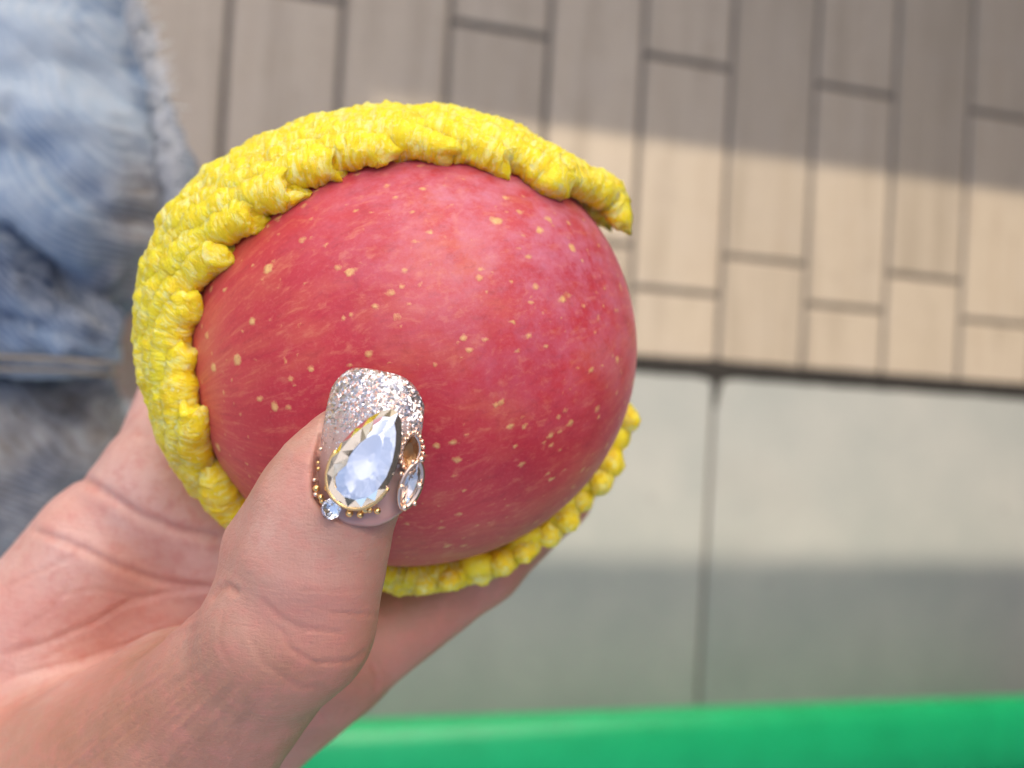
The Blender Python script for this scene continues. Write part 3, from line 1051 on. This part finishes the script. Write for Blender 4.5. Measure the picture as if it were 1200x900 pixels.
v, f = surface_nets(sdf_hand, (-14.5, -15.0, -27.5), (2.6, 2.6, -13.4), 0.10)
v, f = subdivide(v, f)
v = project(sdf_hand, v, 0.02, 2)
nr = grad(sdf_hand, v, 0.02)
px = np.stack([600 - v[:, 0] / v[:, 2] * 1200, 450 + v[:, 1] / v[:, 2] * 1200], 1)
dep = -v[:, 2]
front = smooth01(nr[:, 2], -0.2, 0.15)
crease = np.zeros(len(v))
disp = np.zeros(len(v))
CREASES = [  # polyline, half width px, depth cm, nearest/farthest depth
    ([(85, 554), (130, 582), (165, 605), (210, 622), (270, 632)], 6, 0.15, 18, 30),
    ([(30, 618), (90, 640), (140, 665), (190, 682), (260, 690)], 4.5, 0.10, 18, 30),
    ([(-5, 768), (50, 755), (110, 730), (150, 705), (200, 692), (250, 690)], 4, 0.07, 17.5, 30),
    ([(0, 795), (90, 775), (160, 750), (215, 738)], 3.5, 0.06, 17, 30),
    ([(60, 700), (110, 690), (170, 700)], 3, 0.03, 18, 30),
    ([(0, 690), (40, 672), (80, 655), (110, 630)], 3, 0.03, 18, 30),
    ([(20, 740), (60, 715), (85, 680)], 3, 0.03, 18, 30),
    ([(306, 700), (328, 722), (351, 736), (404, 741)], 3.0, 0.040, 10, 17.5),
    ([(383, 717), (415, 719), (450, 721)], 2.6, 0.035, 10, 17.5),
    ([(325, 728), (340, 760), (370, 777), (412, 775), (436, 758)], 3.0, 0.045, 10, 17.5),
    ([(289, 738), (310, 779), (351, 806), (385, 806)], 3.2, 0.035, 10, 17.8),
    ([(348, 690), (400, 692), (440, 690)], 2.5, 0.015, 10, 17.5),
    ([(246, 704), (258, 690), (268, 687), (282, 696)], 4, 0.10, 10, 17.5),
    ([(262, 716), (256, 750), (270, 785)], 3, 0.025, 10, 17.8),
    ([(434, 776), (443, 794), (438, 810)], 2.8, 0.04, 18, 24),
]
for line, wid, dp, z0, z1 in CREASES:
    d, s = poly_dist(px, line)
    w = np.exp(-(d / wid) ** 2) * smooth01(np.minimum(s, 1 - s), -0.02, 0.12) * front * ((dep > z0) & (dep < z1))
    lip = np.exp(-((d - wid * 2.2) / (wid * 1.3)) ** 2) * front * ((dep > z0) & (dep < z1)) * smooth01(np.minimum(s, 1 - s), -0.02, 0.12)
    dp *= 0.50 if z0 < 15 else 0.45
    disp += -dp * w + dp * 0.22 * lip
    crease = np.maximum(crease, w)
# fan of fine folds where the thumb meets the palm
ctr = np.array([420.0, 640.0])
rel = px - ctr
angf = np.degrees(np.arctan2(rel[:, 1], -rel[:, 0])); radf = np.linalg.norm(rel, axis=1)
zone = smooth01(radf, 180, 240) * (1 - smooth01(radf, 400, 540)) * smooth01(angf, 15, 28) * (1 - smooth01(angf, 55, 75)) * front
wig = np.array([noise.noise(Vector((a * 0.5, r * 0.010, 0))) * 0.6 + noise.noise(Vector((a * 1.25, r * 0.016, 4))) if z > 0.01 else 0 for a, r, z in zip(angf, radf, zone)])
disp += 0.030 * wig * zone
low = vnoise(v[::1], 0.55, 2) * 0.05
disp += low
v = v + nr * disp[:, None]
HB = P(225, 862, 17.4)
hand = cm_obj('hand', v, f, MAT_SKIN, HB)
tag(hand, 'hand gripping the netted apple, thumb in front with a jewelled silver glitter nail', 'hand')
palm_lit_thumb = np.clip(smooth01(dep, 17.2, 19.0) * (1 - smooth01(px[:, 0], 300, 430)) * (1 - 0.75 * smooth01(px[:, 1], 770, 850)) + (0.32 + 0.3 * np.exp(-(poly_dist(px, [(300, 640), (350, 560)])[0] / 30) ** 2)) * (1 - smooth01(px[:, 1] + 0.35 * (px[:, 0] - 350), 665, 775)) * (1 - smooth01(dep, 16.4, 17.2)), 0, 1)  # pinker palm; the soft shade on the thumb base is also put into this tone
for nm, arr in (('palm_lit_thumb', palm_lit_thumb), ('crease', crease)):
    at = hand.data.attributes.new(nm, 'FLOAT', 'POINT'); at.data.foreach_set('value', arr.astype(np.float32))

# ------------------------------------------------------------------ the thumbnail and its jewels
def nail_pt(u, y, lift=0.0):
    """u in -1..1 across, y cm from the cuticle; a point on the curved plate."""
    w = nail_w(y)
    a = NA
    rho = w / math.sin(a)
    n = (rho + lift) * math.cos(a * u) - rho
    x = (rho + lift) * math.sin(a * u)
    n += 0.10 - 0.10 * (y / 1.1 - 1) ** 2
    return NB + eu * x + ev * y + en * n


def build_nail():
    nu_, nv_ = 48, 64
    vs, fs, al = [], [], []
    for layer, lift in ((0, 0.0), (1, -0.09)):
        for j in range(nv_ + 1):
            for i in range(nu_ + 1):
                u = -1 + 2 * i / nu_
                yb = 0.30 * abs(u) ** 2.6
                yt = NL - 0.36 * abs(u) ** 4.0 - 0.05 * u
                t = j / nv_
                y = yb + (yt - yb) * t
                edge = min(1, min(t, 1 - t) / 0.04, (1 - abs(u)) / 0.06)
                l = lift - 0.035 * (1 - edge) ** 2 if layer == 0 else lift
                vs.append(nail_pt(u, y, l)); al.append(y / NL)
    m = nu_ + 1; o1 = m * (nv_ + 1)
    for j in range(nv_):
        for i in range(nu_):
            a = j * m + i
            fs.append((a, a + 1, a + m + 1, a + m))
            fs.append((o1 + a, o1 + a + m, o1 + a + m + 1, o1 + a + 1))
    for j in range(nv_):
        a = j * m; fs.append((a, a + m, o1 + a + m, o1 + a))
        a = j * m + nu_; fs.append((a, o1 + a, o1 + a + m, a + m))
    for i in range(nu_):
        fs.append((i, o1 + i, o1 + i + 1, i + 1))
        a = nv_ * m + i; fs.append((a, a + 1, o1 + a + 1, o1 + a))
    o = cm_obj('thumbnail', vs, fs, MAT_NAIL, NB, hand, HB)
    at = o.data.attributes.new('along', 'FLOAT', 'POINT'); at.data.foreach_set('value', np.array(al, np.float32))
    return o


nail = build_nail()


def nail_at(px_, py_):
    """Plate coordinates (u, y) under an image point, by search on the plate."""
    best = None
    for u in np.linspace(-1, 1, 81):
        for y in np.linspace(0, NL, 81):
            q = nail_pt(u, y)
            e = (600 - q[0] / q[2] * 1200 - px_) ** 2 + (450 + q[1] / q[2] * 1200 - py_) ** 2
            if best is None or e < best[0]: best = (e, u, y)
    return best[1], best[2]


def frame_at(px_, py_, lift):
    u, y = nail_at(px_, py_)
    a = NA * u
    n = en * math.cos(a) + eu * math.sin(a)
    return nail_pt(u, y, lift), n


def faceted(outline_fn, rings, n, c, ex, ey, nrm):
    """Loft of outline scaled per ring: rings = (scale, height); closed at both ends."""
    vs, fs = [], []
    for q, (s, h, tw) in enumerate(rings):
        for k in range(n):
            x, y = outline_fn((k + tw) / n)
            vs.append(c + (ex * x + ey * y) * s + nrm * h)
    for q in range(len(rings) - 1):
        tw0, tw1 = rings[q][2], rings[q + 1][2]
        for k in range(n):
            a, b = q * n + k, q * n + (k + 1) % n
            d, e = (q + 1) * n + k, (q + 1) * n + (k + 1) % n
            if tw1 > tw0: fs += [(a, b, d), (b, e, d)]
            else: fs += [(a, b, e), (a, e, d)]
    bot = tuple(range(n))[::-1]; top = tuple(range((len(rings) - 1) * n, len(rings) * n))
    return vs, fs, bot, top


def teardrop(t):
    a = 2 * math.pi * t
    r = 0.43
    y = math.cos(a)
    x = math.sin(a) * (0.5 - 0.5 * y * 0.28)
    return x * r * 1.95, y * 0.74


# the big teardrop crystal
tip_px, end_px = (463, 481), (404, 586)
c0, n0 = frame_at(434, 536, 0.10)
n0 = (n0 * 0.8 + en * 0.5 + np.array([0, 0, 0.4])); n0 /= np.linalg.norm(n0)
dirp = P(*tip_px, 14.2) - P(*end_px, 14.2)
ey = dirp - n0 * (dirp @ n0); ey /= np.linalg.norm(ey)
ex = np.cross(ey, n0)
NF = 18
rings = [(0.10, 0.04, 0.5), (0.60, 0.075, 0.0), (1.0, 0.14, 0.5), (1.0, 0.19, 0.5), (0.84, 0.30, 0.0), (0.46, 0.41, 0.5)]
vs, fs, bot, top = faceted(teardrop, rings, NF, c0, ex, ey, n0)
fs2 = [bot] + fs + [top]
cr = cm_obj('teardrop_crystal', vs, fs2, [MAT_GLASS, MAT_FOIL], c0, nail, NB, smooth=False)
for i, p in enumerate(cr.data.polygons):
    if i < 1 + 4 * NF: p.material_index = 1
cr['label'] = 'large clear faceted teardrop crystal'
# its gold setting: a band and a row of beads round the lower end
band = []
for k in range(41):
    t = 0.30 + 0.42 * k / 40
    x, y = teardrop(t)
    band.append(c0 + (ex * x + ey * y) * 1.025 + n0 * 0.13)
t_, g_ = tube(band, 0.028, 8)
cm_obj('gold_setting', t_, g_, MAT_GOLD, c0, nail, NB)


def ball(c, r, seg=10, rings_=7):
    vs, fs = [], []
    for j in range(rings_ + 1):
        th = math.pi * j / rings_
        for i in range(seg):
            a = 2 * math.pi * i / seg
            vs.append(c + r * np.array([math.sin(th) * math.cos(a), math.sin(th) * math.sin(a), math.cos(th)]))
    for j in range(rings_):
        for i in range(seg):
            fs.append((j * seg + i, (j + 1) * seg + i, (j + 1) * seg + (i + 1) % seg, j * seg + (i + 1) % seg))
    return vs, fs


for k, (bx, by, r, mt) in enumerate([(380, 574, 0.050, MAT_GOLD), (387, 583, 0.055, MAT_GOLD), (379, 563, 0.040, MAT_ROSE), (390, 574, 0.05, MAT_GOLD), (382, 552, 0.035, MAT_GOLD),
                                     (386, 530, 0.035, MAT_ROSE), (415, 602, 0.055, MAT_GOLD), (424, 602, 0.060, MAT_GOLD), (433, 600, 0.055, MAT_GOLD), (441, 597, 0.045, MAT_GOLD), (428, 597, 0.05, MAT_GOLD), (385, 588, 0.055, MAT_GOLD), (378, 580, 0.04, MAT_ROSE),
                                     (391, 600, 0.035, MAT_ROSE), (410, 605, 0.035, MAT_ROSE), (393, 586, 0.03, MAT_ROSE), (411, 587, 0.03, MAT_ROSE), (384, 541, 0.03, MAT_GOLD)]):
    c, n = frame_at(bx + random.uniform(-2, 2.5), by + random.uniform(-2, 2), random.uniform(0.10, 0.17))
    t_, g_ = ball(c, r * random.uniform(0.8, 1.25))
    cm_obj('gold_bead', t_, g_, mt, c, nail, NB)
# round crystal below it
c1, n1 = frame_at(400, 598, 0.20)
e1 = np.cross([0, 1, 0], n1); e1 /= np.linalg.norm(e1); e2 = np.cross(n1, e1)
circ = lambda t: (0.15 * math.cos(2 * math.pi * t), 0.15 * math.sin(2 * math.pi * t))
vs, fs, bot, top = faceted(circ, [(0.3, 0.0, 0.5), (1.0, 0.09, 0.0), (1.0, 0.11, 0.0), (0.62, 0.17, 0.5)], 8, c1, e1, e2, n1)
rc = cm_obj('round_crystal', vs, [bot] + fs + [top], [MAT_GLASS, MAT_FOIL], c1, nail, NB, smooth=False)
for i, p in enumerate(rc.data.polygons):
    if i < 1 + 16: p.material_index = 1


# the champagne charm on the right edge of the nail: two leaf-shaped settings with claws
def leaf_setting(pa, pb, z, half, name, inner, mats, tilt):
    A, B = P(*pa, z), P(*pb, z)
    c = (A + B) / 2
    ey_ = B - A; L = np.linalg.norm(ey_) / 2; ey_ /= np.linalg.norm(ey_)
    n = np.array([math.sin(tilt), 0.0, math.cos(tilt)]); n -= ey_ * (n @ ey_); n /= np.linalg.norm(n)
    ex_ = np.cross(ey_, n)
    out = lambda t: (half * math.sin(2 * math.pi * t) * (0.55 + 0.45 * abs(math.sin(2 * math.pi * t))), L * math.cos(2 * math.pi * t))
    loop = [c + ex_ * out(k / 32)[0] + ey_ * out(k / 32)[1] for k in range(33)]
    t_, g_ = tube(loop, 0.035, 8)
    ring_ = cm_obj('charm_setting', t_, g_, MAT_ROSE, c, nail, NB)
    vs, fs, bot, top = faceted(out, [(0.4, -0.10, 0.5), (0.92, -0.03, 0.0), (0.92, 0.01, 0.0), (0.5, 0.09 if name != 'openwork' else -0.07, 0.5)], 10, c, ex_, ey_, n)
    s = cm_obj(name, vs, [bot] + fs + [top], mats, c, nail, NB, smooth=False)
    if len(mats) > 1:
        for i, p in enumerate(s.data.polygons):
            if i < 1 + 20: p.material_index = 1
    return c, ex_, ey_, n, out


c, a_, b_, n_, out = leaf_setting((478, 549), (485, 509), 14.36, 0.140, 'openwork', None, [MAT_OLDGOLD], 0.55)
for k in range(20):
    x, y = out(k / 20)
    q = c + a_ * x * 1.28 + b_ * y * 1.14 + n_ * 0.03
    t_, g_ = ball(q, 0.036, 8, 6)
    cm_obj('claw_bead', t_, g_, MAT_ROSE, q, nail, NB)
c, a_, b_, n_, out = leaf_setting((472, 596), (491, 541), 14.30, 0.150, 'champagne_stone', None, [MAT_CHAMP, MAT_FOIL], 0.50)
for (bx, by, r) in ((494, 538, 0.05), (492, 569, 0.05), (474, 595, 0.05), (470, 570, 0.04), (470, 555, 0.035), (486, 590, 0.035), (484, 541, 0.035)):
    q = P(bx, by, 14.22)
    t_, g_ = ball(q, r, 9, 6)
    cm_obj('claw_bead', t_, g_, MAT_ROSE, q, nail, NB)
bpy.context.view_layer.update()
